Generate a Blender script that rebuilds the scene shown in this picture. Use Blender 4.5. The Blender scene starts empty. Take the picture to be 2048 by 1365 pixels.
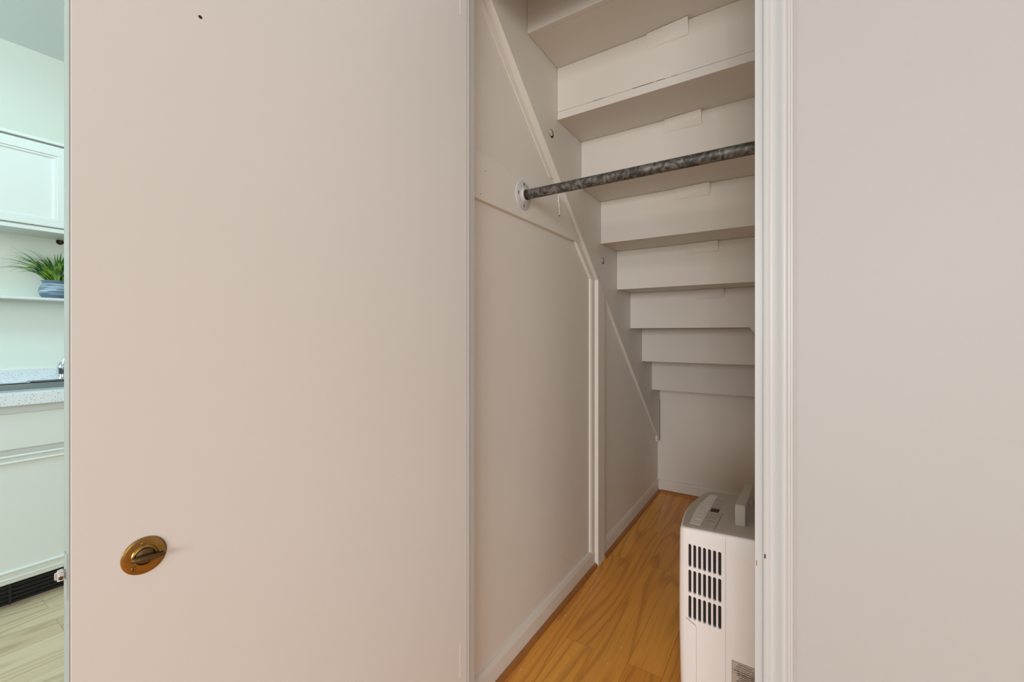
import bpy, bmesh, math, random
from mathutils import Vector, Matrix
random.seed(7)
C = bpy.context.scene
COL = C.collection
# ------------------------------------------------------------------ camera
cam_d = bpy.data.cameras.new('camera'); cam = bpy.data.objects.new('camera', cam_d); COL.objects.link(cam)
H = 1.13
cam.location = (0, 0, H)
YAW = math.radians(32.92)
cam.rotation_euler = (math.pi/2, 0, YAW)
cam_d.sensor_width = 36.0
cam_d.lens = 36.0*851/2048
cam_d.shift_y = -14.5/2048
cam_d.clip_start = 0.02
C.camera = cam
# ------------------------------------------------------------------ world and lights
w = bpy.data.worlds.new('world'); C.world = w; w.use_nodes = True
bg = w.node_tree.nodes['Background']
bg.inputs[0].default_value = (0.955, 0.985, 1.0, 1); bg.inputs[1].default_value = 0.41
def area(name, loc, target, size, power, col, size_y=None):
    d = bpy.data.lights.new(name, 'AREA'); d.energy = power; d.color = col
    d.shape = 'RECTANGLE'; d.size = size; d.size_y = size_y or size
    o = bpy.data.objects.new(name, d); COL.objects.link(o); o.location = loc
    o.rotation_euler = (Vector(target)-Vector(loc)).to_track_quat('-Z', 'Y').to_euler()
    return o
area('hall_side_fill', (2.35, -0.7, 1.35), (-0.7, 0.75, 1.1), 1.5, 17.5, (0.96, 0.99, 1.0), 1.7)  # added fill from the right for the door face; no window modelled
area('rear_fill', (1.9, -5.0, 1.6), (-0.45, 2.2, 0.9), 1.7, 80, (0.97, 0.99, 1.0), 1.9)  # unseen fill lamp added behind the camera, angled into the closet
area('axis_fill', (0.5, -5.4, 1.9), (-0.4, 2.4, 0.7), 1.5, 112, (1.0, 0.97, 0.94), 1.5)  # extra fill added to brighten the deep end of the closet
area('kitchen_window_light', (-2.1, -1.6, 1.9), (-3.2, 0.9, 1.2), 1.2, 27, (0.50, 0.86, 1.0), 1.2)
area('kitchen_overhead_fill', (-2.0, 0.55, 2.5), (-2.0, 0.55, 0), 0.5, 9, (0.62, 0.95, 1.0), 0.5)  # added overhead fill lifting the shelf area; no fixture known
C.view_settings.view_transform = 'Standard'; C.view_settings.look = 'None'
C.view_settings.gamma = 1.0; C.view_settings.use_curve_mapping = False
C.view_settings.exposure = 0.08

# ------------------------------------------------------------------ materials
def srgb(r, g, b):
    f = lambda c: (c/255/12.92) if c/255 <= 0.04045 else ((c/255+0.055)/1.055)**2.4
    return (f(r), f(g), f(b), 1)
def base(name):
    m = bpy.data.materials.new(name); m.use_nodes = True
    nt = m.node_tree; return m, nt, nt.nodes['Principled BSDF']
def N(nt, t, **kw):
    n = nt.nodes.new(t)
    for k, v in kw.items(): setattr(n, k, v)
    return n
def coords(nt, scale=(1,1,1), rot=(0,0,0), loc=(0,0,0)):
    tc = N(nt, 'ShaderNodeTexCoord'); mp = N(nt, 'ShaderNodeMapping')
    mp.inputs['Scale'].default_value = scale; mp.inputs['Rotation'].default_value = rot; mp.inputs['Location'].default_value = loc
    nt.links.new(tc.outputs['Object'], mp.inputs['Vector']); return mp.outputs['Vector']
def paint(name, col, rough=0.45, bump=0.05, bscale=60, mottle=0.03, mscale=3.0, spec=0.4, metallic=0):
    m, nt, b = base(name)
    v = coords(nt)
    n1 = N(nt, 'ShaderNodeTexNoise'); n1.inputs['Scale'].default_value = mscale; n1.inputs['Detail'].default_value = 5
    nt.links.new(v, n1.inputs['Vector'])
    mix = N(nt, 'ShaderNodeMix', data_type='RGBA')
    c2 = tuple(max(0, c*(1-mottle*2.2)) for c in col[:3])+(1,)
    c1 = tuple(min(1, c*(1+mottle)) for c in col[:3])+(1,)
    mix.inputs['A'].default_value = c1; mix.inputs['B'].default_value = c2
    nt.links.new(n1.outputs['Fac'], mix.inputs['Factor']); nt.links.new(mix.outputs['Result'], b.inputs['Base Color'])
    b.inputs['Roughness'].default_value = rough; b.inputs['Specular IOR Level'].default_value = spec; b.inputs['Metallic'].default_value = metallic
    if bump:
        n2 = N(nt, 'ShaderNodeTexNoise'); n2.inputs['Scale'].default_value = bscale; n2.inputs['Detail'].default_value = 3
        nt.links.new(v, n2.inputs['Vector'])
        bp = N(nt, 'ShaderNodeBump'); bp.inputs['Strength'].default_value = bump; bp.inputs['Distance'].default_value = 0.004
        nt.links.new(n2.outputs['Fac'], bp.inputs['Height']); nt.links.new(bp.outputs['Normal'], b.inputs['Normal'])
    return m
def plain(name, col, rough=0.5, metallic=0, spec=0.5):
    return paint(name, col, rough, 0.0, 60, 0.02, 8, spec, metallic)
def planks(name, c_a, c_b, c_dark, width, length, off, rough=0.35, grain=1.0):
    m, nt, b = base(name)
    v = coords(nt, rot=(0, 0, math.pi/2), loc=off)       # planks run along world Y
    br = N(nt, 'ShaderNodeTexBrick'); br.offset = 0.37; br.squash = 1
    br.inputs['Scale'].default_value = 1.0; br.inputs['Brick Width'].default_value = length; br.inputs['Row Height'].default_value = width
    br.inputs['Mortar Size'].default_value = 0.0007; br.inputs['Mortar Smooth'].default_value = 0.3; br.inputs['Bias'].default_value = 0
    br.inputs['Color1'].default_value = (0, 0, 0, 1); br.inputs['Color2'].default_value = (1, 1, 1, 1); br.inputs['Mortar'].default_value = (0.5, 0.5, 0.5, 1)
    nt.links.new(v, br.inputs['Vector'])
    # per-board offset of the grain
    sc = N(nt, 'ShaderNodeVectorMath', operation='SCALE'); sc.inputs['Scale'].default_value = 7.0
    nt.links.new(br.outputs['Color'], sc.inputs[0])
    tc = N(nt, 'ShaderNodeTexCoord'); ad = N(nt, 'ShaderNodeVectorMath', operation='ADD')
    nt.links.new(tc.outputs['Object'], ad.inputs[0]); nt.links.new(sc.outputs[0], ad.inputs[1])
    mp = N(nt, 'ShaderNodeMapping'); mp.inputs['Scale'].default_value = (7.0, 0.75, 1)
    nt.links.new(ad.outputs[0], mp.inputs['Vector'])
    nz = N(nt, 'ShaderNodeTexNoise'); nz.inputs['Scale'].default_value = 1.0; nz.inputs['Detail'].default_value = 1.2; nz.inputs['Roughness'].default_value = 0.35
    nt.links.new(mp.outputs[0], nz.inputs['Vector'])
    mul = N(nt, 'ShaderNodeMath', operation='MULTIPLY'); mul.inputs[1].default_value = 11.0
    nt.links.new(nz.outputs['Fac'], mul.inputs[0])
    fr = N(nt, 'ShaderNodeMath', operation='FRACT'); nt.links.new(mul.outputs[0], fr.inputs[0])
    ring = N(nt, 'ShaderNodeValToRGB'); e = ring.color_ramp.elements
    e[0].position = 0.0; e[0].color = (0.75,)*3+(1,); e[1].position = 0.35; e[1].color = (0,0,0,1)
    x = ring.color_ramp.elements.new(0.88); x.color = (0.12,)*3+(1,); x = ring.color_ramp.elements.new(1.0); x.color = (0.75,)*3+(1,)
    nt.links.new(fr.outputs[0], ring.inputs['Fac'])
    mp2 = N(nt, 'ShaderNodeMapping'); mp2.inputs['Scale'].default_value = (260, 5, 1); nt.links.new(ad.outputs[0], mp2.inputs['Vector'])
    fine = N(nt, 'ShaderNodeTexNoise'); fine.inputs['Scale'].default_value = 1.0; fine.inputs['Detail'].default_value = 3; nt.links.new(mp2.outputs[0], fine.inputs['Vector'])
    fr2 = N(nt, 'ShaderNodeMapRange'); fr2.inputs['From Min'].default_value = 0.45; fr2.inputs['From Max'].default_value = 0.75
    nt.links.new(fine.outputs['Fac'], fr2.inputs['Value'])
    m1 = N(nt, 'ShaderNodeMix', data_type='RGBA'); m1.inputs['A'].default_value = c_a; m1.inputs['B'].default_value = c_b
    nt.links.new(br.outputs['Color'], m1.inputs['Factor'])
    g = N(nt, 'ShaderNodeMath', operation='MULTIPLY'); g.inputs[1].default_value = 0.62*grain; nt.links.new(ring.outputs['Color'], g.inputs[0])
    m2 = N(nt, 'ShaderNodeMix', data_type='RGBA'); nt.links.new(g.outputs[0], m2.inputs['Factor'])
    nt.links.new(m1.outputs['Result'], m2.inputs['A']); m2.inputs['B'].default_value = c_dark
    g2 = N(nt, 'ShaderNodeMath', operation='MULTIPLY'); g2.inputs[1].default_value = 0.30*grain; nt.links.new(fr2.outputs['Result'], g2.inputs[0])
    m3 = N(nt, 'ShaderNodeMix', data_type='RGBA'); nt.links.new(g2.outputs[0], m3.inputs['Factor'])
    nt.links.new(m2.outputs['Result'], m3.inputs['A']); m3.inputs['B'].default_value = c_dark
    g3 = N(nt, 'ShaderNodeMath', operation='MULTIPLY'); g3.inputs[1].default_value = 0.6; nt.links.new(br.outputs['Fac'], g3.inputs[0])
    m4 = N(nt, 'ShaderNodeMix', data_type='RGBA'); nt.links.new(g3.outputs[0], m4.inputs['Factor'])
    nt.links.new(m3.outputs['Result'], m4.inputs['A']); m4.inputs['B'].default_value = tuple(c*0.35 for c in c_dark[:3])+(1,)
    nt.links.new(m4.outputs['Result'], b.inputs['Base Color'])
    b.inputs['Roughness'].default_value = rough
    return m
def speckle(name, col, spot, rough=0.3):
    m, nt, b = base(name); v = coords(nt)
    vo = N(nt, 'ShaderNodeTexVoronoi'); vo.inputs['Scale'].default_value = 130; nt.links.new(v, vo.inputs['Vector'])
    r = N(nt, 'ShaderNodeValToRGB'); r.color_ramp.elements[0].position = 0.16; r.color_ramp.elements[0].color = spot
    r.color_ramp.elements[1].position = 0.22; r.color_ramp.elements[1].color = col
    nt.links.new(vo.outputs['Distance'], r.inputs['Fac']); nt.links.new(r.outputs['Color'], b.inputs['Base Color'])
    b.inputs['Roughness'].default_value = rough; return m
def galvanised(name):
    m, nt, b = base(name); v = coords(nt)
    n = N(nt, 'ShaderNodeTexNoise'); n.inputs['Scale'].default_value = 48; n.inputs['Detail'].default_value = 4; n.inputs['Distortion'].default_value = 1.2
    nt.links.new(v, n.inputs['Vector'])
    r = N(nt, 'ShaderNodeValToRGB'); e = r.color_ramp.elements
    e[0].position = 0.42; e[0].color = srgb(70, 70, 66); e[1].position = 0.70; e[1].color = srgb(138, 135, 129)
    nt.links.new(n.outputs['Fac'], r.inputs['Fac']); nt.links.new(r.outputs['Color'], b.inputs['Base Color'])
    b.inputs['Metallic'].default_value = 0.55; b.inputs['Roughness'].default_value = 0.5
    bp = N(nt, 'ShaderNodeBump'); bp.inputs['Strength'].default_value = 0.15; bp.inputs['Distance'].default_value = 0.002
    nt.links.new(n.outputs['Fac'], bp.inputs['Height']); nt.links.new(bp.outputs['Normal'], b.inputs['Normal'])
    return m
def striped(name):
    m, nt, b = base(name); v = coords(nt, scale=(12, 12, 420))
    n = N(nt, 'ShaderNodeTexNoise'); n.inputs['Scale'].default_value = 1; n.inputs['Detail'].default_value = 2; nt.links.new(v, n.inputs['Vector'])
    r = N(nt, 'ShaderNodeValToRGB'); e = r.color_ramp.elements
    e[0].position = 0.47; e[0].color = srgb(84, 104, 124); e[1].position = 0.56; e[1].color = srgb(178, 196, 208)
    nt.links.new(n.outputs['Fac'], r.inputs['Fac']); nt.links.new(r.outputs['Color'], b.inputs['Base Color'])
    b.inputs['Roughness'].default_value = 0.6; return m
def leafmat(name):
    m, nt, b = base(name); v = coords(nt)
    n = N(nt, 'ShaderNodeTexNoise'); n.inputs['Scale'].default_value = 25; nt.links.new(v, n.inputs['Vector'])
    r = N(nt, 'ShaderNodeValToRGB'); e = r.color_ramp.elements
    e[0].position = 0.38; e[0].color = srgb(40, 92, 44); e[1].position = 0.62; e[1].color = srgb(138, 178, 62)
    nt.links.new(n.outputs['Fac'], r.inputs['Fac']); nt.links.new(r.outputs['Color'], b.inputs['Base Color'])
    b.inputs['Roughness'].default_value = 0.4; return m

M = dict(
    wall=paint('hall_wall_paint', srgb(188, 184, 181), 0.55, 0.05, 45, 0.012),
    trim=paint('trim_paint', srgb(204, 202, 200), 0.35, 0.06, 30, 0.015),
    door=paint('door_paint', srgb(234, 231, 229), 0.38, 0.06, 25, 0.02, 2.0),
    closet=paint('closet_paint', srgb(236, 230, 222), 0.5, 0.10, 40, 0.02),
    stair=paint('stair_paint', srgb(222, 217, 209), 0.5, 0.08, 30, 0.03),
    dark=plain('dark_gap', srgb(38, 30, 24), 0.8),
    oak=planks('oak_floor', srgb(250, 180, 76), srgb(238, 160, 60), srgb(170, 94, 28), 0.115, 1.05, (0, 0, 0)),
    shoe=paint('stained_oak_moulding', srgb(176, 116, 62), 0.4, 0.05, 60, 0.15, 20),
    kfloor=planks('kitchen_vinyl', srgb(226, 204, 168), srgb(208, 184, 148), srgb(146, 122, 92), 0.12, 0.9, (0.1, 0.03, 0), 0.45, 0.9),
    edge=paint('old_edge_paint', srgb(172, 176, 170), 0.5, 0.1, 90, 0.05, 12),
    kwall=paint('kitchen_paint', srgb(230, 235, 224), 0.5, 0.03, 50, 0.01),
    kcab=paint('kitchen_cabinet_paint', srgb(222, 225, 220), 0.35, 0.03, 30, 0.01),
    kceil=paint('ceiling_paint', srgb(222, 226, 226), 0.6, 0.03, 50, 0.01),
    counter=speckle('speckled_worktop', srgb(226, 230, 234), srgb(120, 128, 138)),
    steel=plain('stainless_steel', srgb(200, 204, 206), 0.4, 1.0),
    chrome=plain('chrome', srgb(215, 218, 222), 0.08, 1.0),
    black=plain('black_plastic', srgb(22, 22, 22), 0.5),
    brass=paint('aged_brass', srgb(172, 136, 76), 0.28, 0.06, 90, 0.2, 60, 0.5, 0.9),
    brassd=paint('tarnished_brass', srgb(112, 88, 58), 0.38, 0.06, 90, 0.2, 60, 0.5, 0.8),
    pipe=galvanised('galvanised_pipe'),
    rust=paint('rusty_thread', srgb(70, 50, 34), 0.7, 0.3, 200, 0.3, 120, 0.3, 0.3),
    dhw=paint('appliance_white', srgb(246, 241, 240), 0.35, 0.0, 60, 0.005),
    dhg=plain('appliance_grey', srgb(176, 166, 153), 0.4),
    dhl=plain('appliance_light_grey', srgb(214, 206, 198), 0.4),
    ink=plain('ink', srgb(30, 24, 22), 0.6),
    sticker=plain('rating_sticker', srgb(196, 184, 174), 0.5),
    pot=striped('striped_pot_glaze'),
    potplain=plain('slate_blue_glaze', srgb(92, 112, 130), 0.5),
    leaf=leafmat('leaf_green'),
    soil=plain('soil', srgb(40, 32, 22), 0.9),
)
# ------------------------------------------------------------------ mesh helpers
def bx(bm, x0, x1, y0, y1, z0, z1, bev=0.0, seg=2):
    vs = [bm.verts.new(p) for p in [(x0,y0,z0),(x1,y0,z0),(x1,y1,z0),(x0,y1,z0),(x0,y0,z1),(x1,y0,z1),(x1,y1,z1),(x0,y1,z1)]]
    fs = [bm.faces.new([vs[i] for i in f]) for f in [(0,3,2,1),(4,5,6,7),(0,1,5,4),(1,2,6,5),(2,3,7,6),(3,0,4,7)]]
    if bev:
        es = list({e for f in fs for e in f.edges})
        bmesh.ops.bevel(bm, geom=es, offset=bev, segments=seg, profile=0.6, affect='EDGES')
def prism(bm, pts, axis, a, b):
    """polygon pts (2-D) extruded along axis from a to b; axis x: pts=(y,z); y: (x,z); z: (x,y)"""
    def mk(p, t):
        return {'x': (t, p[0], p[1]), 'y': (p[0], t, p[1]), 'z': (p[0], p[1], t)}[axis]
    A = [bm.verts.new(mk(p, a)) for p in pts]; B = [bm.verts.new(mk(p, b)) for p in pts]
    n = len(pts)
    fs = [bm.faces.new(A), bm.faces.new(B[::-1])]
    for i in range(n): fs.append(bm.faces.new([A[i], B[i], B[(i+1) % n], A[(i+1) % n]]))
    return fs
def lathe(bm, prof, seg=32, mat=None, cap=True):
    """prof = [(r, z)], spun round local Z, then transformed by mat"""
    mat = mat or Matrix()
    rings = []
    for r, z in prof:
        if r < 1e-6: rings.append([bm.verts.new(mat @ Vector((0, 0, z)))])
        else: rings.append([bm.verts.new(mat @ Vector((r*math.cos(2*math.pi*i/seg), r*math.sin(2*math.pi*i/seg), z))) for i in range(seg)])
    for a, b in zip(rings, rings[1:]):
        for i in range(seg):
            j = (i+1) % seg
            if len(a) == 1 and len(b) == 1: continue
            if len(a) == 1: bm.faces.new([a[0], b[j], b[i]])
            elif len(b) == 1: bm.faces.new([a[i], a[j], b[0]])
            else: bm.faces.new([a[i], a[j], b[j], b[i]])
    if cap:
        if len(rings[0]) > 1: bm.faces.new(rings[0][::-1])
        if len(rings[-1]) > 1: bm.faces.new(rings[-1])
def along(p0, d):
    """matrix whose local Z runs along d from p0"""
    q = Vector(d).to_track_quat('Z', 'Y'); return Matrix.Translation(Vector(p0)) @ q.to_matrix().to_4x4()
def finish(name, bm, m, parent=None, smooth=False, loc=None):
    bmesh.ops.remove_doubles(bm, verts=bm.verts, dist=1e-6)
    bmesh.ops.recalc_face_normals(bm, faces=bm.faces)
    me = bpy.data.meshes.new(name); bm.to_mesh(me); bm.free()
    me.materials.append(M[m])
    if smooth:
        for p in me.polygons: p.use_smooth = True
        me.set_sharp_from_angle(angle=math.radians(38))
    o = bpy.data.objects.new(name, me); COL.objects.link(o)
    if parent: o.parent = parent
    return o
def B(): return bmesh.new()
def struct(name, bm, m, label=None, parent=None, smooth=False):
    o = finish(name, bm, m, parent, smooth)
    if not parent: o['kind'] = 'structure'
    if label: o['label'] = label
    return o
def box(name, dims, m, parent=None, bev=0.0, smooth=False):
    bm = B(); bx(bm, *dims, bev=bev); return finish(name, bm, m, parent, smooth)
def sbox(name, dims, m, label=None, bev=0.0, parent=None):
    bm = B(); bx(bm, *dims, bev=bev); return struct(name, bm, m, label, parent)
def thing(name, label, cat, loc=(0,0,0), rot=0, group=None):
    o = bpy.data.objects.new(name, None); o.empty_display_size = 0.05; COL.objects.link(o)
    o.location = loc; o.rotation_euler = (0, 0, rot); o['label'] = label; o['category'] = cat
    if group: o['group'] = group
    return o
def boolean_cut(o, cutter_bm):
    me = bpy.data.meshes.new('cut'); bmesh.ops.recalc_face_normals(cutter_bm, faces=cutter_bm.faces); cutter_bm.to_mesh(me); cutter_bm.free()
    c = bpy.data.objects.new('cut', me); COL.objects.link(c)
    c.parent = o.parent; 
    md = o.modifiers.new('cut', 'BOOLEAN'); md.operation = 'DIFFERENCE'; md.object = c; md.solver = 'EXACT'
    bpy.context.view_layer.update()
    dg = bpy.context.evaluated_depsgraph_get()
    new = bpy.data.meshes.new_from_object(o.evaluated_get(dg))
    o.modifiers.clear(); o.data = new
    bpy.data.objects.remove(c, do_unlink=True)
def text_mesh(name, body, size, mat4, m, parent, depth=0.0002, align='CENTER'):
    cu = bpy.data.curves.new(name, 'FONT'); cu.body = body; cu.size = size; cu.extrude = depth; cu.align_x = align
    cu.space_line = 0.95
    t = bpy.data.objects.new(name, cu); COL.objects.link(t)
    bpy.context.view_layer.update()
    dg = bpy.context.evaluated_depsgraph_get()
    me = bpy.data.meshes.new_from_object(t.evaluated_get(dg))
    bpy.data.objects.remove(t, do_unlink=True)
    me.transform(mat4); me.materials.clear(); me.materials.append(M[m])
    o = bpy.data.objects.new(name, me); COL.objects.link(o); o.parent = parent
    return o

CEIL = 2.59
# ------------------------------------------------------------------ room shell
sbox('floor', (-0.88, 2.6, -2.0, 3.25, -0.06, 0.0), 'oak', 'narrow-strip oak floor of the closet')
sbox('floor_kitchen', (-3.36, -0.88, -2.0, 3.25, -0.06, 0.0), 'kfloor', 'pale wood-look kitchen floor')
sbox('ceiling', (-3.36, 2.6, -2.0, 3.25, CEIL, CEIL+0.06), 'kceil', 'pale ceiling over the kitchen')
sbox('wall_left', (-0.88, -0.80, 0.975, 3.25, 0, CEIL), 'closet', 'painted panel side wall of the closet')
sbox('wall_back', (-0.80, 0.02, 3.15, 3.25, 0, CEIL), 'closet', 'low back wall under the stairs')
sbox('wall_right', (0.02, 0.10, 0.975, 3.25, 0, CEIL), 'closet', 'hidden right side wall of the closet')
sbox('wall_front', (-0.030, 2.6, 0.945, 0.975, 0, CEIL), 'wall', 'plain off-white wall right of the closet opening')
sbox('wall_kitchen', (-3.36, -3.26, -2.0, 3.25, 0, CEIL), 'kwall', 'pale green kitchen wall')
sbox('wall_hall', (2.5, 2.6, -2.0, 0.945, 0, CEIL), 'wall')
sbox('wall_far', (-3.26, -0.88, 3.15, 3.25, 0, CEIL), 'kwall')
# header over the closet opening (out of frame)
sbox('wall_header', (-0.7599, -0.0531, 0.9455, 0.9745, 2.17, CEIL), 'wall')
# door frame: left jamb
bm = B(); bx(bm, -0.88, -0.76, 0.945, 0.9745, 0, 2.30, 0.0012)
struct('trim_1', bm, 'trim', 'chipped white left jamb of the closet opening')
bm = B(); bx(bm, -0.7603, -0.7592, 0.9455, 0.9515, 0, 2.30, 0.0006)
struct('trim_2', bm, 'trim', 'thin paint ridge on the left jamb')
# right jamb and casing
bm = B(); bx(bm, -0.0530, -0.0300, 0.9445, 0.985, 0, 2.30, 0.0015)
struct('trim_3', bm, 'trim', 'white right jamb edge of the closet opening')
prof = []
xs = -0.0385
for t, d in [(0,0.0),(0.0,0.0095),(0.0025,0.0115),(0.007,0.0118),(0.0095,0.0100),(0.0115,0.0072),(0.0150,0.0068),(0.0190,0.0080),(0.0235,0.0105),
             (0.0275,0.0135),(0.0310,0.0155),(0.0340,0.0160),(0.0365,0.0150),(0.0385,0.0115),(0.0395,0.0090),(0.0425,0.0085),(0.0440,0.0100),(0.0465,0.0100),(0.0475,0.0)]:
    prof.append((xs+t, 0.9452-d))
bm = B(); prism(bm, prof, 'z', 0, 2.36)
o = struct('trim_4', bm, 'trim', 'moulded white casing on the right of the closet opening', smooth=True)
o = box('nail_dent', (-0.0366, -0.0346, 0.9318, 0.9345, 0.706, 0.714), 'dark', o, 0.0009)
o.name = 'nail_dent'
o2 = box('paint_chip_mark', (-0.0508, -0.0492, 0.9441, 0.9447, H-0.447, H-0.437), 'shoe', bpy.data.objects['trim_3'], 0.0002)
# closet wall trim
bm = B()      # baseboard with sloping cap, left wall near section (ends at the post)
bp = lambda y0, y1: prism(bm, [(-0.80,0),(-0.786,0),(-0.786,0.066),(-0.792,0.082),(-0.80,0.084)], 'y', y0, y1)
bp(0.98, 1.9575); struct('baseboard_left', bm, 'closet', 'white baseboard along the closet side wall')
bm = B(); prism(bm, [(-0.7857,0),(-0.777,0),(-0.777,0.066),(-0.781,0.082),(-0.7857,0.084)], 'y', 2.048, 3.15)
struct('baseboard_left_far', bm, 'closet', 'white baseboard beyond the post')
bm = B(); prism(bm, [(3.15,0),(3.136,0),(3.136,0.070),(3.144,0.084),(3.15,0.086)], 'x', -0.777, 0.02)
struct('baseboard_back', bm, 'closet', 'white baseboard on the low back wall')
def qround(pts_axis, a, b, base_c, sgn):
    bm = B(); n = 6; pts = [(base_c, 0.0)]
    for i in range(n+1):
        t = math.pi/2*i/n; pts.append((base_c+sgn*0.015*math.cos(t), 0.016*math.sin(t)))
    prism(bm, pts, pts_axis, a, b); return bm
struct('trim_5', qround('y', 0.99, 1.9575, -0.786, 1), 'shoe', 'stained quarter-round along the near baseboard', smooth=True)
struct('trim_6', qround('y', 2.048, 3.136, -0.777, 1), 'shoe', 'stained quarter-round beyond the post', smooth=True)
struct('trim_7', qround('x', -0.762, 0.02, 3.136, -1), 'shoe', 'stained quarter-round along the back wall', smooth=True)
# vertical post
SL = 0.874
def low(y): return H + 1.028 - SL*(y-1.081)      # lower edge of the stringer
YP = 1.958
bm = B(); prism(bm, [(YP,0.0),(YP+0.087,0.0),(YP+0.087,low(YP+0.087)-0.0006),(YP,low(YP)-0.0006)], 'x', -0.7995, -0.7700)
bmesh.ops.bevel(bm, geom=[e for e in bm.edges if abs(e.verts[0].co.z-e.verts[1].co.z) > 0.5], offset=0.0015, segments=1, affect='EDGES')
struct('trim_8', bm, 'closet', 'white square post supporting the stair stringer')
# slim moulding round the near panel: vertical beside the post, then up the stringer to the board
bm = B(); prism(bm, [(-0.80, 1.914),(-0.793,1.916),(-0.788,1.925),(-0.787,1.9565),(-0.80,1.9565)], 'z', 0.066, low(1.914)-0.036)
struct('trim_9', bm, 'closet', 'slim vertical moulding beside the post')
bm = B(); prism(bm, [(1.716, low(1.716)-0.003),(1.9565, low(1.9565)-0.003),(1.9565, low(1.914)-0.0355),(1.914, low(1.914)-0.0355),(1.730, low(1.730)-0.044)], 'x', -0.80, -0.788)
struct('trim_10', bm, 'closet', 'short sloping moulding under the stringer')
bm = B(); prism(bm, [(0.98, low(0.98)-0.002),(1.535, low(1.535)-0.002),(1.508, low(1.508)-0.030),(0.98, low(0.98)-0.032)], 'x', -0.80, -0.797)
struct('trim_11', bm, 'closet', 'thin sloping filler strip along the stringer')
bm = B(); prism(bm, [(2.0455, 0), (3.1495, 0), (3.1495, 0.362), (3.082, low(3.082)-0.001), (2.0455, low(2.0455)-0.001)], 'x', -0.7998, -0.7855)
struct('wall_left_panel', bm, 'closet', 'painted board panel beyond the post')
# ledger board carrying the rod (things screwed to the wall stay as a thing)
lb = thing('ledger_board', 'white board screwed flat to the closet side wall behind the rod flange', 'board', (-0.80, 1.3, 1.536))
bm = B()
z0, z1 = 1.540, 1.684
yb = 1.081 + (H+1.024-z0)/SL; yt = 1.081 + (H+1.024-z1)/SL
prism(bm, [(0.985,z0),(yb-0.004,z0),(yt-0.004,z1),(0.985,z1)], 'x', 0.0, 0.014)
bmesh.ops.translate(bm, verts=bm.verts, vec=(0, -1.3, -1.536))
bmesh.ops.bevel(bm, geom=list(bm.edges), offset=0.001, segments=1, affect='EDGES')
finish('board', bm, 'closet', lb)
for y, z in [(1.036,1.556),(1.062,1.633)]:
    bm = B(); lathe(bm, [(0.0016,0),(0.0016,0.0006),(0,0.0006)], 10, along((0.014, y-1.3, z-1.536), (1,0,0))); finish('nail_hole', bm, 'dark', lb)

bm = B()
wp = [(1.563,1.700),(1.568,1.665),(1.571,1.640),(1.570,1.618)]
for (ya_, za_), (yb_, zb_) in zip(wp, wp[1:]):
    bx(bm, 0.0135, 0.0170, ya_-1.3-0.0018, ya_-1.3+0.0018, zb_-1.536, za_-1.536)
o = finish('painted_wire', bm, 'closet', lb)
bm = B(); lathe(bm, [(0.0030,0),(0.0030,0.0008),(0,0.0008)], 10, along((0.014, 1.5705-1.3, 1.6145-1.536), (1,0,0))); finish('nail_hole', bm, 'dark', lb)
# ------------------------------------------------------------------ staircase seen from below
Y0, DY, Z0, DZ = 1.521, 0.2344, H+0.852, 0.205
st = thing('staircase', 'white painted underside of a wooden staircase descending over the closet', 'staircase', (-0.77, 3.15, 0))
SX, SY = 0.77, -3.15
def stp(name, bm, m='stair', parent=None):
    bmesh.ops.translate(bm, verts=bm.verts, vec=(SX, SY, 0)); return finish(name, bm, m, parent or st)
bm = B()
top = CEIL-0.001
prism(bm, [(1.0, low(1.0)), (3.085, low(3.085)), (3.085, 0.366), (3.142, 0.366), (3.142, 0.95), (1.25, top), (1.0, top)], 'x', -0.7995, -0.770)
bmesh.ops.triangulate(bm, faces=[f for f in bm.faces if len(f.verts) > 4])
s = stp('stringer', bm)
bm = B(); prism(bm, [(1.0, low(1.0)), (3.085, low(3.085)), (3.142, 0.40), (3.142, 0.95), (1.25, top), (1.0, top)], 'x', -0.010, 0.0195)
bmesh.ops.triangulate(bm, faces=[f for f in bm.faces if len(f.verts) > 4])
stp('stringer', bm)
for k in range(-3, 7):
    yk, zk = Y0+k*DY, Z0-k*DZ
    if zk < top-0.03:
        bm = B(); bx(bm, -0.7693, -0.0105, yk if k == 0 else yk+0.0192, min(yk+DY+0.03, 3.148), zk+(0 if k == 0 else 0.0003), zk+0.03, 0.0007, 1); stp('tread', bm)
    zr0 = zk+0.0308 if k == 0 else zk; zr1 = min(zk+DZ-0.0005, top)
    if zr0 < zr1-0.01:
        bm = B(); bx(bm, -0.7693, -0.0105, yk+0.0002, yk+0.019, zr0, zr1, 0.0005, 1); stp('riser', bm)
    if k >= -1 and zk+DZ < top:
        bm = B(); h = 0.052 if k < 5 else 0.012
        dx = random.uniform(-0.004, 0.004)
        t = 0.016 if k < 5 else 0.006
        prism(bm, [(yk+0.0005, zk+DZ-0.0007), (yk+0.0005, zk+DZ-h), (yk-0.0022, zk+DZ-h+0.001), (yk-t, zk+DZ-h*0.35), (yk-t-0.004, zk+DZ-0.0007)], 'x', -0.413+dx, -0.275+dx)
        for v in bm.verts:                      # thins out towards its left end
            if v.co.x < -0.35: v.co.y = yk+0.0005+(v.co.y-yk-0.0005)*0.45
        bmesh.ops.bevel(bm, geom=list(bm.edges), offset=0.0012, segments=2, affect='EDGES')
        stp('glue_block', bm)
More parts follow.
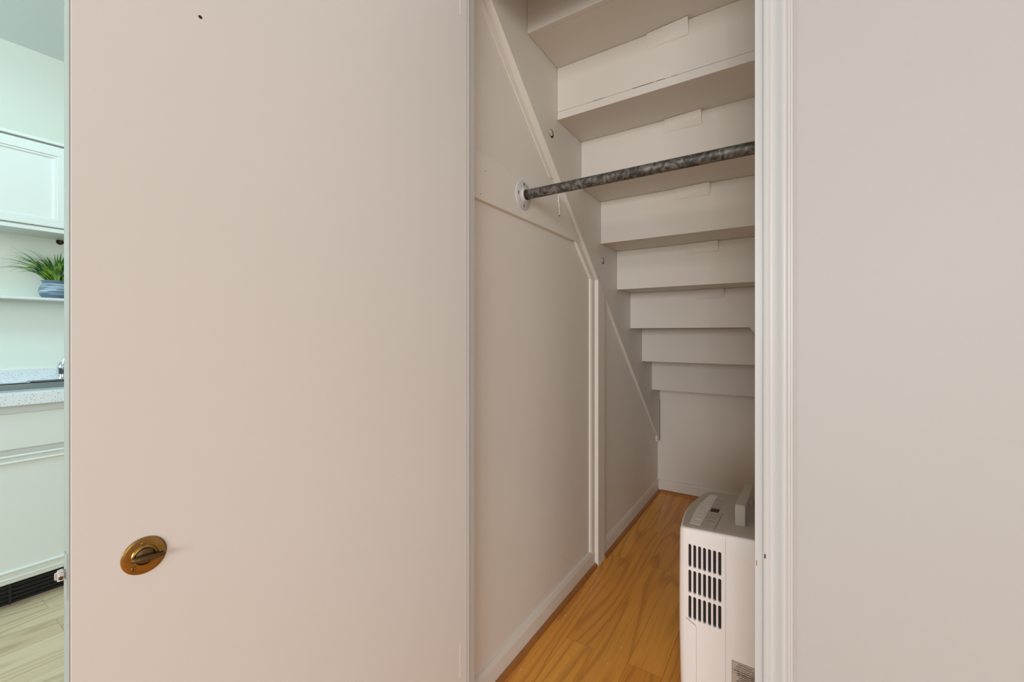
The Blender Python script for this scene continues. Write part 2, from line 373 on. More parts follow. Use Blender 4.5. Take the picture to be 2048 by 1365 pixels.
# painted-over bolts in the stringer
for yy, zz, rr in [(1.471, H+0.778, 0.0165), (2.020, H+0.362, 0.0160), (2.742, H-0.168, 0.0150)]:
    bm = B(); lathe(bm, [(rr,0.0),(rr,0.0009),(rr*0.0,0.0009)], 20, along((-0.770, yy, zz), (1,0,0)))
    hole = stp('bolt_hole', bm, 'dark')
    bm = B(); lathe(bm, [(rr*0.74,0.0),(rr*0.74,0.0012),(rr*0.66,0.0016),(0,0.0016)], 20, along((-0.770, yy-0.0042, zz+0.001), (1,0,0)))
    stp('bolt_head', bm, 'stair', hole)
# little wedge under the fifth tread
bm = B(); yk, zk = Y0+4*DY, Z0-4*DZ
prism(bm, [(-0.158, zk-0.002), (-0.120, zk+0.035), (-0.105, zk+0.035), (-0.105, zk-0.06), (-0.128, zk-0.045)], 'y', yk-0.018, yk-0.001)
stp('wood_wedge', bm)
# crack lines on the first step
for x0, x1, th in [(-0.62,-0.575,0.0009),(-0.47,-0.395,0.0014),(-0.385,-0.355,0.0012),(-0.335,-0.312,0.0008)]:
    bm = B(); bx(bm, x0, x1, Y0-0.0004, Y0+0.0006, Z0+0.0300, Z0+0.0300+th); stp('joint_crack', bm, 'dark')
# dark shadow gap between stringer and back wall
bm = B(); bx(bm, -0.7702, -0.7692, 3.135, 3.1425, 0.3665, 0.66); stp('joint_crack', bm, 'dark')

# ------------------------------------------------------------------ hanging rod
RY, RZ = 1.284, H+0.489
rod = thing('closet_rod', 'mottled grey galvanised pipe rod held by white flange across the closet', 'closet rod', (-0.786, RY, RZ))
def rodp(name, prof, m, x, d=(1,0,0), seg=36, parent=None):
    bm = B(); lathe(bm, prof, seg, along((x, 0, 0), d)); return finish(name, bm, m, parent or rod, True)
rodp('pipe', [(0.0165,0.017),(0.0168,0.019),(0.0168,0.780),(0.0165,0.782)], 'pipe', 0.0)
for k in range(4):
    rodp('pipe_thread', [(0.0155,0.0),(0.0160,0.0008),(0.0160,0.0018),(0.0155,0.0026)], 'rust', 0.0145+0.0026*k, seg=24) if k == 0 else None
rodp('rusty_end', [(0.0150,0),(0.0172,0.001),(0.0172,0.010),(0.0168,0.0115)], 'rust', 0.0145)
def flange(x, d):
    f = rodp('flange', [(0.0495,0.0),(0.0495,0.0035),(0.0470,0.0055),(0.0300,0.0065),(0.0265,0.0085),(0.0240,0.0125),(0.0225,0.0150),(0.0185,0.0155),(0.0165,0.0135)], 'trim', x, d, 48)
    for a in (90, 180, 270, 0):
        a = math.radians(a)
        bm = B(); sc = 0.0032
        pts = [(sc*math.cos(t)*0.8, sc*math.sin(t)) for t in [i*math.pi/6 for i in range(-1, 8)]] + [(-0.0010,-0.0090),(0.0010,-0.0090)]
        cy, cz = 0.0375*math.cos(a), 0.0375*math.sin(a)
        xx = x + d[0]*0.0058
        prism(bm, [(cy+p[0], cz+p[1]+0.003) for p in pts], 'x', xx, xx+d[0]*0.0006)
        finish('screw_hole', bm, 'dark', f)
flange(0.0, (1,0,0)); flange(0.776, (-1,0,0))

# ------------------------------------------------------------------ open closet door
dd = Vector((0.0527, 0.9986, 0)).normalized()
HINGE = Vector((-0.7625, 0.943, 0)); L = 0.7885
door = thing('closet_door', 'large flush off-white door standing open with a round brass latch plate', 'door', HINGE, math.atan2(dd.y, dd.x)-math.pi)
# local +x runs from hinge to free edge; face towards the closet is local +y or -y:
# world normal of the visible face = (dd.y, -dd.x); local y axis = Rz(angle)*(0,1)
ang = math.atan2(dd.y, dd.x)-math.pi
ly = Vector((-math.sin(ang), math.cos(ang), 0)); FACE = 1 if ly.dot(Vector((dd.y, -dd.x, 0))) > 0 else -1
bm = B(); y0, y1 = sorted((0.0, -FACE*0.035)); bx(bm, 0.0, L, y0, y1, 0.012, 2.28, 0.002)
finish('door_leaf', bm, 'door', door)
ye0, ye1 = y0+0.0005, y1-0.0002
o = box('door_edge', (L-0.001, L+0.0004, ye0, ye1, 0.014, 2.278), 'edge', door); o['label'] = 'greyed old paint on the free edge'
o = box('door_edge', (-0.0006, 0.0006, ye0, ye1, 0.014, 2.278), 'edge', door); o['label'] = 'chipped grey-green paint on the hinge edge'
def dmark(name, x, z, r, m='dark', h=0.0004, parent=None, seg=16):
    bm = B(); lathe(bm, [(r,0),(r*0.8,h),(0,h)], seg, along((x, 0, z), (0, FACE, 0))); return finish(name, bm, m, parent or door, True)
KX, KZ, R = L-0.0775, H-0.328, 0.0268
def plate(name, prof, m, seg=48, x=0, z=0, y=0, parent=None):
    bm = B(); lathe(bm, prof, seg, along((KX+x, FACE*y, KZ+z), (0, FACE, 0))); return finish(name, bm, m, parent or door, True)
pl = plate('latch_plate', [(R,0),(R*1.0,0.0012),(R*0.95,0.0022),(R*0.85,0.0026),(R*0.60,0.0030),(R*0.53,0.0048),(R*0.47,0.0052),(R*0.44,0.0040),(R*0.43,0.0015),(0,0.0015)], 'brass')
plate('turn_hub', [(R*0.40,0.0016),(R*0.40,0.0045),(R*0.35,0.0055),(0,0.0060)], 'brassd', parent=pl)
# visible face: screen-right corresponds to local -x (towards hinge)
bm = B()
p0 = Vector((0.60*R, 0, -0.02*R)); p1 = Vector((-0.86*R, 0, -0.16*R))
nn = 14; ring = []
for i in range(nn+1):
    t = i/nn; c = p0.lerp(p1, t)
    r = R*(0.10+0.11*math.sin(math.pi*min(1, max(0, t*0.96+0.04)))**0.7) * (1 - 0.25*t)
    hh = 0.0045+0.0050*math.sin(math.pi*t)**0.5
    ring.append([bm.verts.new((KX+c.x, FACE*(0.0052+hh*0.5*(1+math.cos(a))), KZ+c.z+r*math.sin(a))) for a in [2*math.pi*j/12 for j in range(12)]])
for a, b in zip(ring, ring[1:]):
    for j in range(12): bm.faces.new([a[j], a[(j+1)%12], b[(j+1)%12], b[j]])
bm.faces.new(ring[0]); bm.faces.new(ring[-1][::-1])
finish('turn_lever', bm, 'brassd', pl, True)
for a, b, tilt in [(-0.075, 0.66, 5), (-0.50, -0.54, 80), (0.73, -0.05, 20)]:
    sx, sz = -a*R, b*R
    s = plate('screw', [(R*0.115,0.0026),(R*0.11,0.0036),(R*0.06,0.0041),(0,0.0041)], 'brass', 20, sx, sz, 0, pl)
    bm = B(); bx(bm, -R*0.10, R*0.10, 0.0039, 0.00435, -R*0.018, R*0.018)
    bmesh.ops.rotate(bm, verts=bm.verts, cent=(0,0,0), matrix=Matrix.Rotation(math.radians(tilt), 3, 'Y'))
    if FACE < 0: bmesh.ops.scale(bm, verts=bm.verts, vec=(1,-1,1))
    bmesh.ops.translate(bm, verts=bm.verts, vec=(KX+sx, 0, KZ+sz)); finish('slot', bm, 'dark', s)
# latch bolt on the free edge
bm = B(); yc = -FACE*0.0175
bx(bm, L-0.0005, L+0.0015, yc-0.011, yc+0.011, KZ-0.030, KZ+0.030, 0.0006); finish('edge_plate', bm, 'edge', door)
bm = B(); prism(bm, [(L+0.001, yc-0.007), (L+0.001, yc+0.007), (L+0.0105, yc+0.0065), (L+0.0125, yc+0.002), (L+0.011, yc-0.003)], 'z', KZ-0.004, KZ+0.010)
bmesh.ops.bevel(bm, geom=list(bm.edges), offset=0.0028, segments=3, affect='EDGES')
bolt = finish('latch_bolt', bm, 'trim', door, True)
bm = B(); lathe(bm, [(0.0030,0),(0.0024,0.0006),(0,0.0008)], 10, along((L+0.0060, yc+FACE*0.0062, KZ+0.001), (0, FACE, 0))); finish('bare_metal_chip', bm, 'brassd', bolt)
# small old screw hole high on the leaf
bm = B(); bx(bm, L-0.157, L-0.1525, min(0,FACE*0.0004), max(0.0,FACE*0.0004), 1.612, 1.6145, 0.0001, 1)
nh = finish('nail_hole', bm, 'dark', door)
bm = B(); lathe(bm, [(0.0028,0),(0.0022,0.0005),(0,0.0005)], 12, along((L-0.148, 0, H+0.512), (0, FACE, 0))); finish('nail_hole', bm, 'dark', door)
bpy.data.objects.remove(nh, do_unlink=True)
# hinges (knuckles on the jamb side)
for z in (0.22, 2.06):
    bm = B(); bx(bm, 0.001, 0.030, FACE*0.0-0.0006, 0.0006, z-0.045, z+0.045, 0.0003, 1); h = finish('hinge_leaf', bm, 'door', door)

# ------------------------------------------------------------------ dehumidifier
DA = math.radians(-2.5)
DH = thing('dehumidifier', 'white and grey portable dehumidifier with carry handle on the oak floor', 'dehumidifier', (-0.262, 1.283, 0.0), DA)
W, D = 0.275, 0.345
def outline(inset=0.0, bow=0.014, rc=0.035, n=8):
    """plan outline: near-left corner at origin, x = front-to-back depth, y away from the camera"""
    pts = []
    def arc(cx, cy, r, a0, a1):
        for i in range(n+1):
            a = math.radians(a0+(a1-a0)*i/n); pts.append((cx+r*math.cos(a), cy+r*math.sin(a)))
    rn = 0.020
    x0, x1, y0, y1 = inset, W-inset, inset, D-inset
    # front face (x = x0) bows outwards
    arc(x0+rn, y0+rn, rn, 180, 270)
    arc(x1-0.02, y0+0.02, 0.02, 270, 360)
    arc(x1-0.02, y1-0.02, 0.02, 0, 90)
    arc(x0+rc, y1-rc, rc, 90, 180)
    m = 12; ya, yb_ = y1-rc, y0+rn
    for i in range(1, m):
        t = i/m; pts.append((x0-bow*math.sin(math.pi*t)*(1.0), ya+(yb_-ya)*t))
    return pts
def ztop(x): return 0.578+0.062*x
def rings(bm, levels):
    R_ = []
    for fn in levels:
        R_.append([bm.verts.new(p) for p in fn])
    for a, b in zip(R_, R_[1:]):
        for i in range(len(a)): j = (i+1) % len(a); bm.faces.new([a[i], a[j], b[j], b[i]])
    bm.faces.new(R_[0][::-1]); bm.faces.new(R_[-1])
def belly(z):    # front leans: widest about two thirds up
    t = z/0.58; return 0.0045*math.sin(math.pi*min(1, max(0, t)))-0.006*(1-t)
bm = B(); lv = []
o0 = outline(0.006); lv.append([(x, y, 0.022) for x, y in o0])
for z in [0.030, 0.10, 0.18, 0.26, 0.34, 0.42, 0.50, 0.545]:
    oo = outline(0.0); lv.append([(x-belly(z)*max(0, 1-x/0.10), y, z if z < 0.54 else z+0.05*x) for x, y in oo])
lv.append([(x, y, ztop(x)-0.012) for x, y in outline(0.0)])
lv.append([(x, y, ztop(x)-0.004) for x, y in outline(0.0018)])
lv.append([(x, y, ztop(x)-0.0015) for x, y in outline(0.005)])
rings(bm, lv)
body = finish('body', bm, 'dhw', DH)
cut = B()
SXs = [0.0305+i*0.0128 for i in range(7)]
SZs = [(0.471, 0.536), (0.398, 0.463), (0.325, 0.390)]
for i, x in enumerate(SXs):
    for z0, z1 in SZs:
        r = 0.0041; pts = []
        for k in range(9): a = math.pi*k/8; pts.append((x+r*math.cos(a), z1-r+r*math.sin(a)))
        for k in range(9): a = math.pi+math.pi*k/8; pts.append((x+r*math.cos(a), z0+r+r*math.sin(a)))
        prism(cut, pts, 'y', -0.01, 0.010)
bx(cut, 0.1212, 0.1229, -0.01, 0.004, 0.0, 0.70)                       # vertical shell seam
bx(cut, 0.0473, 0.0488, -0.01, 0.0035, 0.0, 0.304)                      # bucket seam
boolean_cut(body, cut)
# bucket seam curving round the front corner
cut = B(); bx(cut, -0.03, 0.030, -0.02, 0.20, 0.3235, 0.3246)
bmesh.ops.rotate(cut, verts=cut.verts, cent=(0.03, 0, 0.324), matrix=Matrix.Rotation(math.radians(0), 3, 'Y'))
cut.free()
for p in body.data.polygons: p.use_smooth = True
body.data.set_sharp_from_angle(angle=math.radians(30))
bm = B(); bx(bm, 0.022, 0.116, 0.0075, 0.013, 0.318, 0.543); finish('vent_backing', bm, 'black', DH)
bm = B()
pts = [(0.0478,0.3040),(0.0474,0.3085),(0.0455,0.3115),(0.0425,0.3140),(0.030,0.3200),(0.020,0.3245)]
for (xa, za), (xb, zb) in zip(pts, pts[1:]):
    prism(bm, [(xa, za-0.0007), (xb, zb-0.0007), (xb, zb+0.0007), (xa, za+0.0007)], 'y', -0.0004, 0.001)
finish('bucket_seam', bm, 'dark', DH)
for a in (0.03, W-0.05):
    for b in (0.03, D-0.055):
        bm = B(); lathe(bm, [(0.011,-0.010),(0.0125,-0.008),(0.0125,0.008),(0.011,0.010)], 20, along((a+0.01, b+0.01, 0.0125), (0,1,0))); finish('caster', bm, 'black', DH, True)
bm = B()
rings(bm, [[(x, y, ztop(x)-0.003) for x, y in outline(0.0045)], [(x, y, ztop(x)+0.0004) for x, y in outline(0.006)], [(x, y, ztop(x)+0.0022) for x, y in outline(0.011)]])
topp = finish('top_panel', bm, 'dhg', DH, True)
TZ = 0.0024
def on_top(name, pts, m, h=0.0006, parent=None, z=TZ):
    bm = B(); A = [bm.verts.new((x, y, ztop(x)+z-0.0008)) for x, y in pts]; Bq = [bm.verts.new((x, y, ztop(x)+z+h)) for x, y in pts]
    bm.faces.new(A[::-1]); bm.faces.new(Bq)
    for i in range(len(A)): j = (i+1) % len(A); bm.faces.new([A[i], A[j], Bq[j], Bq[i]])
    return finish(name, bm, m, parent or topp)
strip_pts = [(0.0235,0.030),(0.0520,0.030),(0.0520,0.300),(0.0290,0.300)]
for i in range(1, 9):
    t = i/9; strip_pts.append((0.0290+(0.0235-0.0290)*t-0.010*math.sin(math.pi*t), 0.300-0.270*t))
cp = on_top('control_strip', strip_pts, 'dhl')
on_top('display_window', [(0.0560,0.148),(0.0790,0.148),(0.0790,0.176),(0.0560,0.176)], 'ink')
on_top('lid_seam', [(0.0905,0.012),(0.0915,0.012),(0.0915,0.150),(0.0905,0.150)], 'ink', 0.0001)
for i, y in enumerate([0.075, 0.105, 0.135, 0.190, 0.215, 0.245]):    # buttons: thin rings and captions
    bm = B(); c = Vector((0.0375, y, ztop(0.0375)+TZ+0.0004))
    lathe(bm, [(0.0075,0),(0.0078,0.0007),(0.0070,0.0009),(0.0,0.0006)], 20, Matrix.Translation(c)); finish('button', bm, 'dhl', cp, True)
def marking(x, y, par, m='ink'):
    zz = ztop(x)+TZ+(0.0006 if par is cp else 0); box('printed_symbol', (x, x+0.0026, y, y+0.003, zz-0.0004, zz+0.0002), m, par)
for y in [0.070, 0.098, 0.128, 0.190, 0.217, 0.247]:
    for q in range(3): marking(0.062+q*0.008, y, topp)
for y, x in [(0.128,0.045),(0.128,0.031),(0.210,0.045),(0.210,0.033),(0.245,0.045),(0.100,0.040)]: marking(x, y, cp)
# carry handle
bm = B()
hx0, hx1 = 0.1340, 0.1590
ya, yb2 = 0.078, 0.292
zt = ztop(0.146)
pts = [(ya, zt-0.002), (ya, zt+0.056), (ya+0.003, zt+0.059), (yb2-0.003, zt+0.059), (yb2, zt+0.056), (yb2, zt-0.002),
       (yb2-0.028, zt-0.002), (yb2-0.034, zt+0.024), (yb2-0.045, zt+0.034), (ya+0.040, zt+0.034), (ya+0.026, zt+0.022), (ya+0.022, zt-0.002)]
prism(bm, pts, 'x', hx0, hx1)
bmesh.ops.bevel(bm, geom=list(bm.edges), offset=0.0012, segments=2, affect='EDGES')
finish('handle', bm, 'dhg', DH, True)
on_top('handle_recess', [(0.161,0.11),(0.215,0.12),(0.215,0.26),(0.161,0.27)], 'dhg', 0.0002)
# rating label on the side
LX0, LX1, LZ1, LZ0 = 0.1370, 0.1990, 0.2560, 0.1500
lab = box('rating_label', (LX0, LX1, -0.0004, 0.0005, LZ0, LZ1), 'sticker', DH)
bm = B()
e = 0.0006
for a in [(LX0,LX1,LZ1-e,LZ1),(LX0,LX1,LZ0,LZ0+e),(LX0,LX0+e,LZ0,LZ1),(LX1-e,LX1,LZ0,LZ1),(LX0,LX0+0.016,LZ1-0.0225,LZ1-0.0222),(LX0,LX1,LZ1-0.031,LZ1-0.0307)]:
    bx(bm, a[0], a[1], -0.0007, -0.0003, a[2], a[3])
finish('label_border', bm, 'ink', lab)
rotm = Matrix.Rotation(math.pi/2, 4, 'X')
z = LZ1-0.0078
for t, sz in [('ELECTROLUX', 0.0052), ('HOME PRODUCTS', 0.0052), ('CHARLOTTE, NC  USA', 0.0046)]:
    text_mesh('label_line', t, sz, Matrix.Translation(((LX0+LX1)/2, -0.0006, z)) @ rotm, 'ink', lab, 0.0001)
    z -= sz*1.18
random.seed(9)      # the smaller print is too small to read: rows of broken fine strokes
for hw in (0.026, 0.019, 0.018, 0.013, 0.015, 0.019, 0.021, 0.016, 0.018, 0.020, 0.017):
    bm = B(); x = (LX0+LX1)/2-hw
    while x < (LX0+LX1)/2+hw:
        ln = random.uniform(0.0012, 0.0040); bx(bm, x, x+ln, -0.0007, -0.0003, z+0.0004, z+0.0026); x += ln+random.uniform(0.0006, 0.0012)
    o = finish('fine_print', bm, 'ink', lab); o['kind'] = 'stuff'
    z -= 0.0052

# ------------------------------------------------------------------ kitchen
KW = -3.26; KF = -2.659
KY0, KY1 = -0.55, 1.25
bc = thing('sink_base_cabinet', 'pale painted kitchen base cabinet under the speckled worktop', 'cabinet', (KF, 0.35, 0))
def kb(name, dims, m, parent, org, bev=0.0):
    x0,x1,y0,y1,z0,z1 = dims; ox, oy, oz = org
    return box(name, (x0-ox, x1-ox, y0-oy, y1-oy, z0-oz, z1-oz), m, parent, bev)
ob = (KF, 0.35, 0)
kb('carcass', (KW, KF-0.014, KY0, KY1, 0.105, 0.700), 'kcab', bc, ob)
kb('plinth', (KW, KF-0.065, KY0, KY1, 0.0, 0.105), 'kcab', bc, ob)
kb('top_rail', (KW+0.58, KF-0.014, KY0, KY1, 0.700, 0.836), 'kcab', bc, ob)
kb('drawer_front', (KF-0.014, KF+0.004, KY0+0.02, KY1-0.02, 0.657, 0.802), 'kcab', bc, ob, 0.002)
kb('lower_door', (KF-0.014, KF, KY0+0.02, KY1-0.02, 0.113, 0.626), 'kcab', bc, ob, 0.002)
def mould(name, zc, h, d, parent, x=KF, sgn=1):
    bm = B(); n = 8
    pts = [(x-0.001, zc-h/2)]
    for i in range(n+1):
        t = -math.pi/2+math.pi*i/n; pts.append((x+d*math.cos(t), zc+h/2*math.sin(t)))
    pts.append((x-0.001, zc+h/2))
    prism(bm, pts, 'y', KY0+0.02, KY1-0.02)
    bmesh.ops.translate(bm, verts=bm.verts, vec=(-KF, -0.35, 0)); return finish(name, bm, 'kcab', parent, True)
mould('door_moulding', 0.628, 0.011, 0.010, bc); mould('door_moulding', 0.604, 0.012, 0.010, bc)
mould('door_moulding', 0.160, 0.012, 0.010, bc); mould('door_moulding', 0.130, 0.009, 0.006, bc)
# black toe-kick vent with louvres
bm = B()
bx(bm, KF-0.066, KF-0.058, KY0+0.1, KY1-0.1, 0.004, 0.098)
for i in range(5): bx(bm, KF-0.060, KF-0.050, KY0+0.1, KY1-0.1, 0.012+i*0.017, 0.017+i*0.017)
for i in range(9): bx(bm, KF-0.060, KF-0.049, KY0+0.1+i*0.2-0.004, KY0+0.1+i*0.2+0.004, 0.006, 0.096)
bmesh.ops.translate(bm, verts=bm.verts, vec=(-KF, -0.35, 0)); finish('toe_kick_vent', bm, 'black', bc)
# worktop
wt = thing('worktop', 'speckled pale worktop with upstand, running along the kitchen wall', 'worktop', (KF, 0.35, 0.836))
ow = (KF, 0.35, 0.836)
bm = B()
sx0, sx1, sy0, sy1 = KW+0.075, KF-0.075, 0.10, 0.86     # sink cut-out
for a in [(KW, sx0, KY0, KY1), (sx1, KF+0.02, KY0, KY1), (sx0, sx1, KY0, sy0), (sx0, sx1, sy1, KY1)]:
    bx(bm, a[0]-KF, a[1]-KF, a[2]-0.35, a[3]-0.35, 0, 0.049)
finish('slab', bm, 'counter', wt)
kb('front_edge', (KF+0.0195, KF+0.026, KY0, KY1, 0.836, 0.886), 'counter', wt, ow, 0.003)
kb('upstand', (KW, KW+0.018, KY0, KY1, 0.8845, 0.950), 'counter', wt, ow, 0.002)
sk = thing('kitchen_sink', 'stainless steel sink set into the speckled worktop', 'sink', (KF-0.3, 0.48, 0.886))
os_ = (KF-0.3, 0.48, 0.886)
bm = B()
t = 0.002
for a in [(sx0-0.012, sx0+0.045, sy0-0.012, sy1+0.012), (sx1-0.02, sx1+0.012, sy0-0.012, sy1+0.012), (sx0+0.045, sx1-0.02, sy0-0.012, sy0+0.02), (sx0+0.045, sx1-0.02, sy1-0.02, sy1+0.012)]:
    bx(bm, a[0]-os_[0], a[1]-os_[0], a[2]-os_[1], a[3]-os_[1], -0.0008, 0.0035)
finish('rim', bm, 'steel', sk)
bm = B(); a, b, c, d = sx0+0.045-os_[0], sx1-0.02-os_[0], sy0+0.02-os_[1], sy1-0.02-os_[1]
dep = -0.17
bx(bm, a-t, a, c, d, dep, 0.003); bx(bm, b, b+t, c, d, dep, 0.003); bx(bm, a, b, c-t, c, dep, 0.003); bx(bm, a, b, d, d+t, dep, 0.003); bx(bm, a, b, c, d, dep-t, dep)
finish('basin', bm, 'steel', sk)
# faucet
fy, fx, fz = 0.586, KW+0.105, 0.8895
fc = thing('kitchen_faucet', 'chrome kitchen faucet standing behind the sink, half hidden by the door edge', 'faucet', (fx, fy, fz))
bm = B()
pts = []
for i in range(24):
    a = 2*math.pi*i/24; pts.append((0.026*math.cos(a)*1.0, 0.128*math.copysign(abs(math.sin(a))**0.75, math.sin(a))))
prism(bm, pts, 'z', 0, 0.008); bmesh.ops.bevel(bm, geom=[e for e in bm.edges if all(v.co.z > 0.007 for v in e.verts)], offset=0.003, segments=2, affect='EDGES')
finish('deck_plate', bm, 'chrome', fc, True)
bm = B(); lathe(bm, [(0.026,0.008),(0.024,0.012),(0.0225,0.020),(0.0225,0.062),(0.0235,0.064),(0.0235,0.068),(0.021,0.078),(0.013,0.092),(0,0.096)], 32); finish('faucet_body', bm, 'chrome', fc, True)
bm = B(); path = [(0.0,0,0.05),(0.05,0.01,0.085),(0.11,0.02,0.11),(0.16,0.03,0.105),(0.18,0.034,0.085)]
prev = None
rr = [0.013,0.0125,0.012,0.0115,0.011]
for (px, py, pz), r in zip(path, rr):
    ringv = [bm.verts.new((px, py+r*math.cos(2*math.pi*j/16), pz+r*math.sin(2*math.pi*j/16))) for j in range(16)]
    if prev: 
        for j in range(16): bm.faces.new([prev[j], prev[(j+1)%16], ringv[(j+1)%16], ringv[j]])
    else: bm.faces.new(ringv)
    prev = ringv
bm.faces.new(prev); finish('spout', bm, 'chrome', fc, True)
bm = B(); lathe(bm, [(0.007,0),(0.006,0.05),(0.0045,0.10),(0,0.103)], 16, along((0,0,0.085), (0.1,0.28,0.95))); finish('lever', bm, 'chrome', fc, True)
# open shelf
shf = thing('wall_shelf', 'narrow white open shelf on the kitchen wall under the cabinet', 'shelf', (KW, 0.35, 1.298))
box('shelf_board', (0, 0.165, -0.9, 0.9, 0, 0.012), 'kcab', shf, 0.002)
box('support_cleat', (0, 0.012, -0.9, 0.9, -0.012, 0.0), 'kcab', shf, 0.001)
# upper cabinet
UF = -2.95
uc = thing('wall_cabinet', 'white kitchen wall cabinet with a framed panel door above the shelf', 'cabinet', (UF, 0.2, 1.618))
def ub(name, dims, bev=0.0, parent=None):
    x0,x1,y0,y1,z0,z1 = dims; return box(name, (x0-UF, x1-UF, y0-0.2, y1-0.2, z0-1.618, z1-1.618), 'kcab', parent or uc, bev)
ub('carcass', (KW, UF-0.018, -0.35, 0.72, 1.630, 2.035))
ub('crown', (KW, UF+0.008, -0.36, 0.73, 2.036, 2.052), 0.003)
ub('bottom_rail', (UF-0.03, UF-0.004, -0.35, 0.72, 1.616, 1.634), 0.002)
dl = ub('cabinet_door', (UF-0.018, UF-0.008, -0.335, 0.575, 1.640, 2.028))
bm = B()
for a in [(-0.335,0.575,1.983,2.028),(-0.335,0.575,1.640,1.672),(-0.335,-0.29,1.672,1.983),(0.528,0.575,1.672,1.983)]:
    bx(bm, -0.009, 0.004, a[0]-0.2, a[1]-0.2, a[2]-1.618, a[3]-1.618, 0.0015, 1)
finish('door_frame', bm, 'kcab', dl)
bm = B()
for a in [(-0.29,0.528,1.973,1.983),(-0.29,0.528,1.672,1.682),(-0.29,-0.28,1.682,1.973),(0.518,0.528,1.682,1.973)]:
    bx(bm, -0.009, -0.001, a[0]-0.2, a[1]-0.2, a[2]-1.618, a[3]-1.618, 0.002, 2)
finish('panel_bead', bm, 'kcab', dl)
ub('cabinet_door', (UF-0.018, UF+0.004, 0.580, 0.715, 1.640, 2.028), 0.003)
# hole in the wall under the cabinet
wh = bpy.data.objects['wall_kitchen']
bm = B(); lathe(bm, [(0.015,0),(0.014,0.001),(0,0.0012)], 20, along((KW, 0.595, H+0.490), (1,0,0))); hl = finish('cable_hole', bm, 'dark', wh)
bm = B(); lathe(bm, [(0.007,0.001),(0.006,0.003),(0,0.0035)], 10, along((KW, 0.598, H+0.492), (1,0.1,0))); finish('cable_stub', bm, 'brassd', hl)
# potted plant
PX, PY, PZ = -3.180, 0.572, 1.310
pt = thing('potted_plant', 'artificial grass plant in a ribbed slate-blue pot on the kitchen shelf', 'plant', (PX, PY, PZ))
bm = B(); lathe(bm, [(0.040,0.0),(0.052,0.002),(0.060,0.012),(0.064,0.020)], 40); finish('pot_base', bm, 'potplain', pt, True)
bm = B()
pr = [(0.064,0.020)]
for i in range(1, 27):
    t = i/26; r = 0.064+0.006*math.sin(math.pi*min(1, t*1.0))-0.012*t*t + (0.0007 if i % 2 else -0.0007); pr.append((r, 0.020+0.058*t))
lathe(bm, pr, 48, cap=False); finish('pot_body', bm, 'pot', pt, True)
bm = B(); lathe(bm, [(0.051,0.077),(0.054,0.081),(0.0585,0.088),(0.0590,0.092),(0.0555,0.092),(0.052,0.084),(0.0,0.080)], 40, cap=False); finish('pot_rim', bm, 'potplain', pt, True)
bm = B(); lathe(bm, [(0.0525,0.0800),(0.050,0.083),(0,0.086)], 24); finish('soil', bm, 'soil', pt)
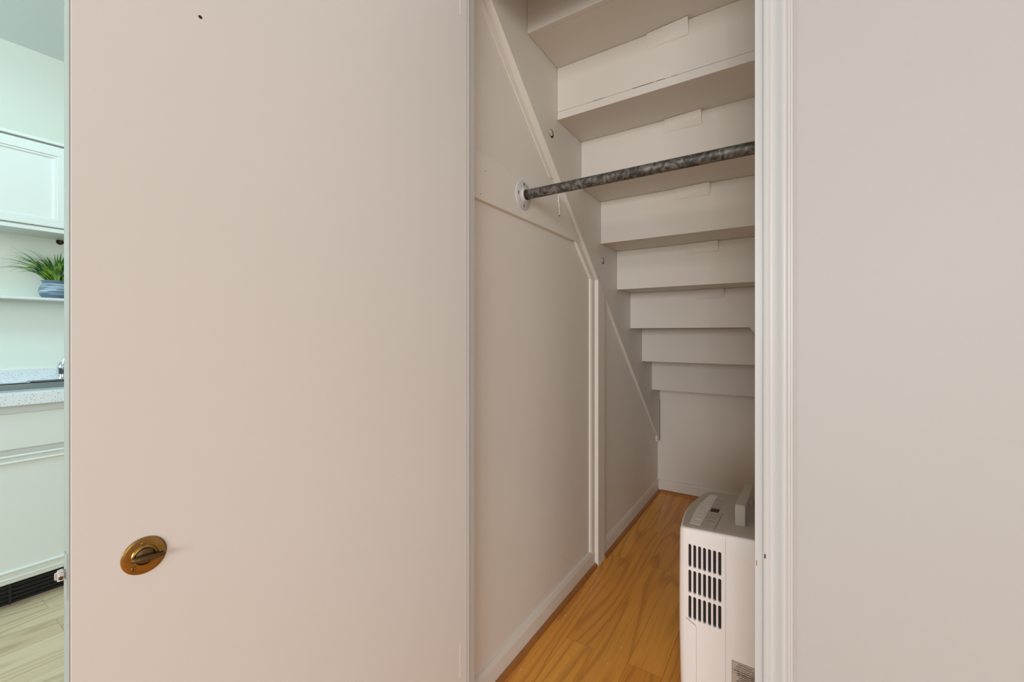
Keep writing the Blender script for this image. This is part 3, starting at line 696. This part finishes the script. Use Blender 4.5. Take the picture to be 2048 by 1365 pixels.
def blade(p, d, length, width, droop, lift):
    """one tapering grass blade, folded along its midrib"""
    bm = B(); n = 10; pos = Vector(p); dirn = Vector((d[0]*lift, d[1]*lift, 1)).normalized()
    rows = []
    for i in range(n+1):
        t = i/n
        side = dirn.cross(Vector((0,0,1))); 
        if side.length < 0.05: side = Vector((-d[1], d[0], 0))
        side.normalize()
        up = side.cross(dirn).normalized()
        wd = width*(0.75+0.5*math.sin(math.pi*min(1, t*1.2)))*(1-t**2.2)+0.0002
        rows.append([bm.verts.new(pos-side*wd/2+up*wd*0.22), bm.verts.new(pos), bm.verts.new(pos+side*wd/2+up*wd*0.22),
                     bm.verts.new(pos+side*wd/2+up*(wd*0.22-0.0004)), bm.verts.new(pos-up*0.0004), bm.verts.new(pos-side*wd/2+up*(wd*0.22-0.0004))])
        pos = pos+dirn*(length/n)
        dirn = (dirn+Vector((d[0]*droop*0.5, d[1]*droop*0.5, -droop*(0.35+t)))*(1/n)*2).normalized()
    for a, b in zip(rows, rows[1:]):
        for j in range(6): bm.faces.new([a[j], a[(j+1)%6], b[(j+1)%6], b[j]])
    bm.faces.new(rows[0]); bm.faces.new(rows[-1][::-1])
    return finish('leaf', bm, 'leaf', pt, True)
random.seed(21)
for i in range(84):
    a = 2*math.pi*i/84*3.0+random.uniform(-0.3, 0.3)
    r = 0.042*math.sqrt(random.random())
    d = (math.cos(a), math.sin(a))
    if d[0] < -0.45: d = (d[0]*0.35, d[1]); 
    blade((r*d[0], r*d[1], 0.083), d, random.uniform(0.13, 0.225), random.uniform(0.008, 0.012), random.uniform(0.5, 1.3), random.uniform(0.15, 0.75))
for ln, lf, dr, yd in [(0.200, 1.0, 0.80, -1), (0.185, 0.8, 0.85, -0.95), (0.190, 0.65, 0.75, -1), (0.175, 0.55, 0.8, -0.9), (0.185, 0.45, 0.55, -0.8), (0.180, 0.1, 0.6, 0.4), (0.165, 0.05, 0.7, 0.7)]:
    blade((0.012, -0.030 if yd < 0 else 0.0, 0.083), (0.15, yd), ln, 0.010, dr, lf)

# crumbs of paint on the oak floor
random.seed(5)
first = None
for i, (x, y) in enumerate([(-0.752,1.75),(-0.749,1.55),(-0.755,1.50),(-0.748,2.06),(-0.745,2.20),(-0.52,1.40),(-0.50,1.50),(-0.752,1.22)]):
    if not first:
        bm = B(); prism(bm, [(0,0),(0.0035,0.0005),(0.0042,0.0028),(0.0015,0.0038),(-0.0006,0.002)], 'z', 0.0, 0.0012)
        o = first = finish('paint_chip', bm, 'trim')
    else:
        o = first.copy(); COL.objects.link(o)
    o.location = (x, y, 0.0); o.rotation_euler = (0, 0, random.uniform(0, 6)); k = random.uniform(0.8, 1.2); o.scale = (k, k, k)
    o['label'] = ['white paint crumb on the dark quarter-round just before the post', 'white paint crumb beside the near baseboard, farther of a close pair', 'white paint crumb beside the near baseboard, nearer of a close pair', 'white paint crumb on the floor just behind the post', 'white paint crumb by the far baseboard, farthest of the crumbs', 'white paint crumb on the open floor, nearer of two mid-floor crumbs', 'white paint crumb on the open floor, farther of two mid-floor crumbs', 'white paint crumb by the baseboard, nearest to the closet opening'][i]; o['category'] = 'paint chip'; o['group'] = 'paint chips scattered on the closet floor'
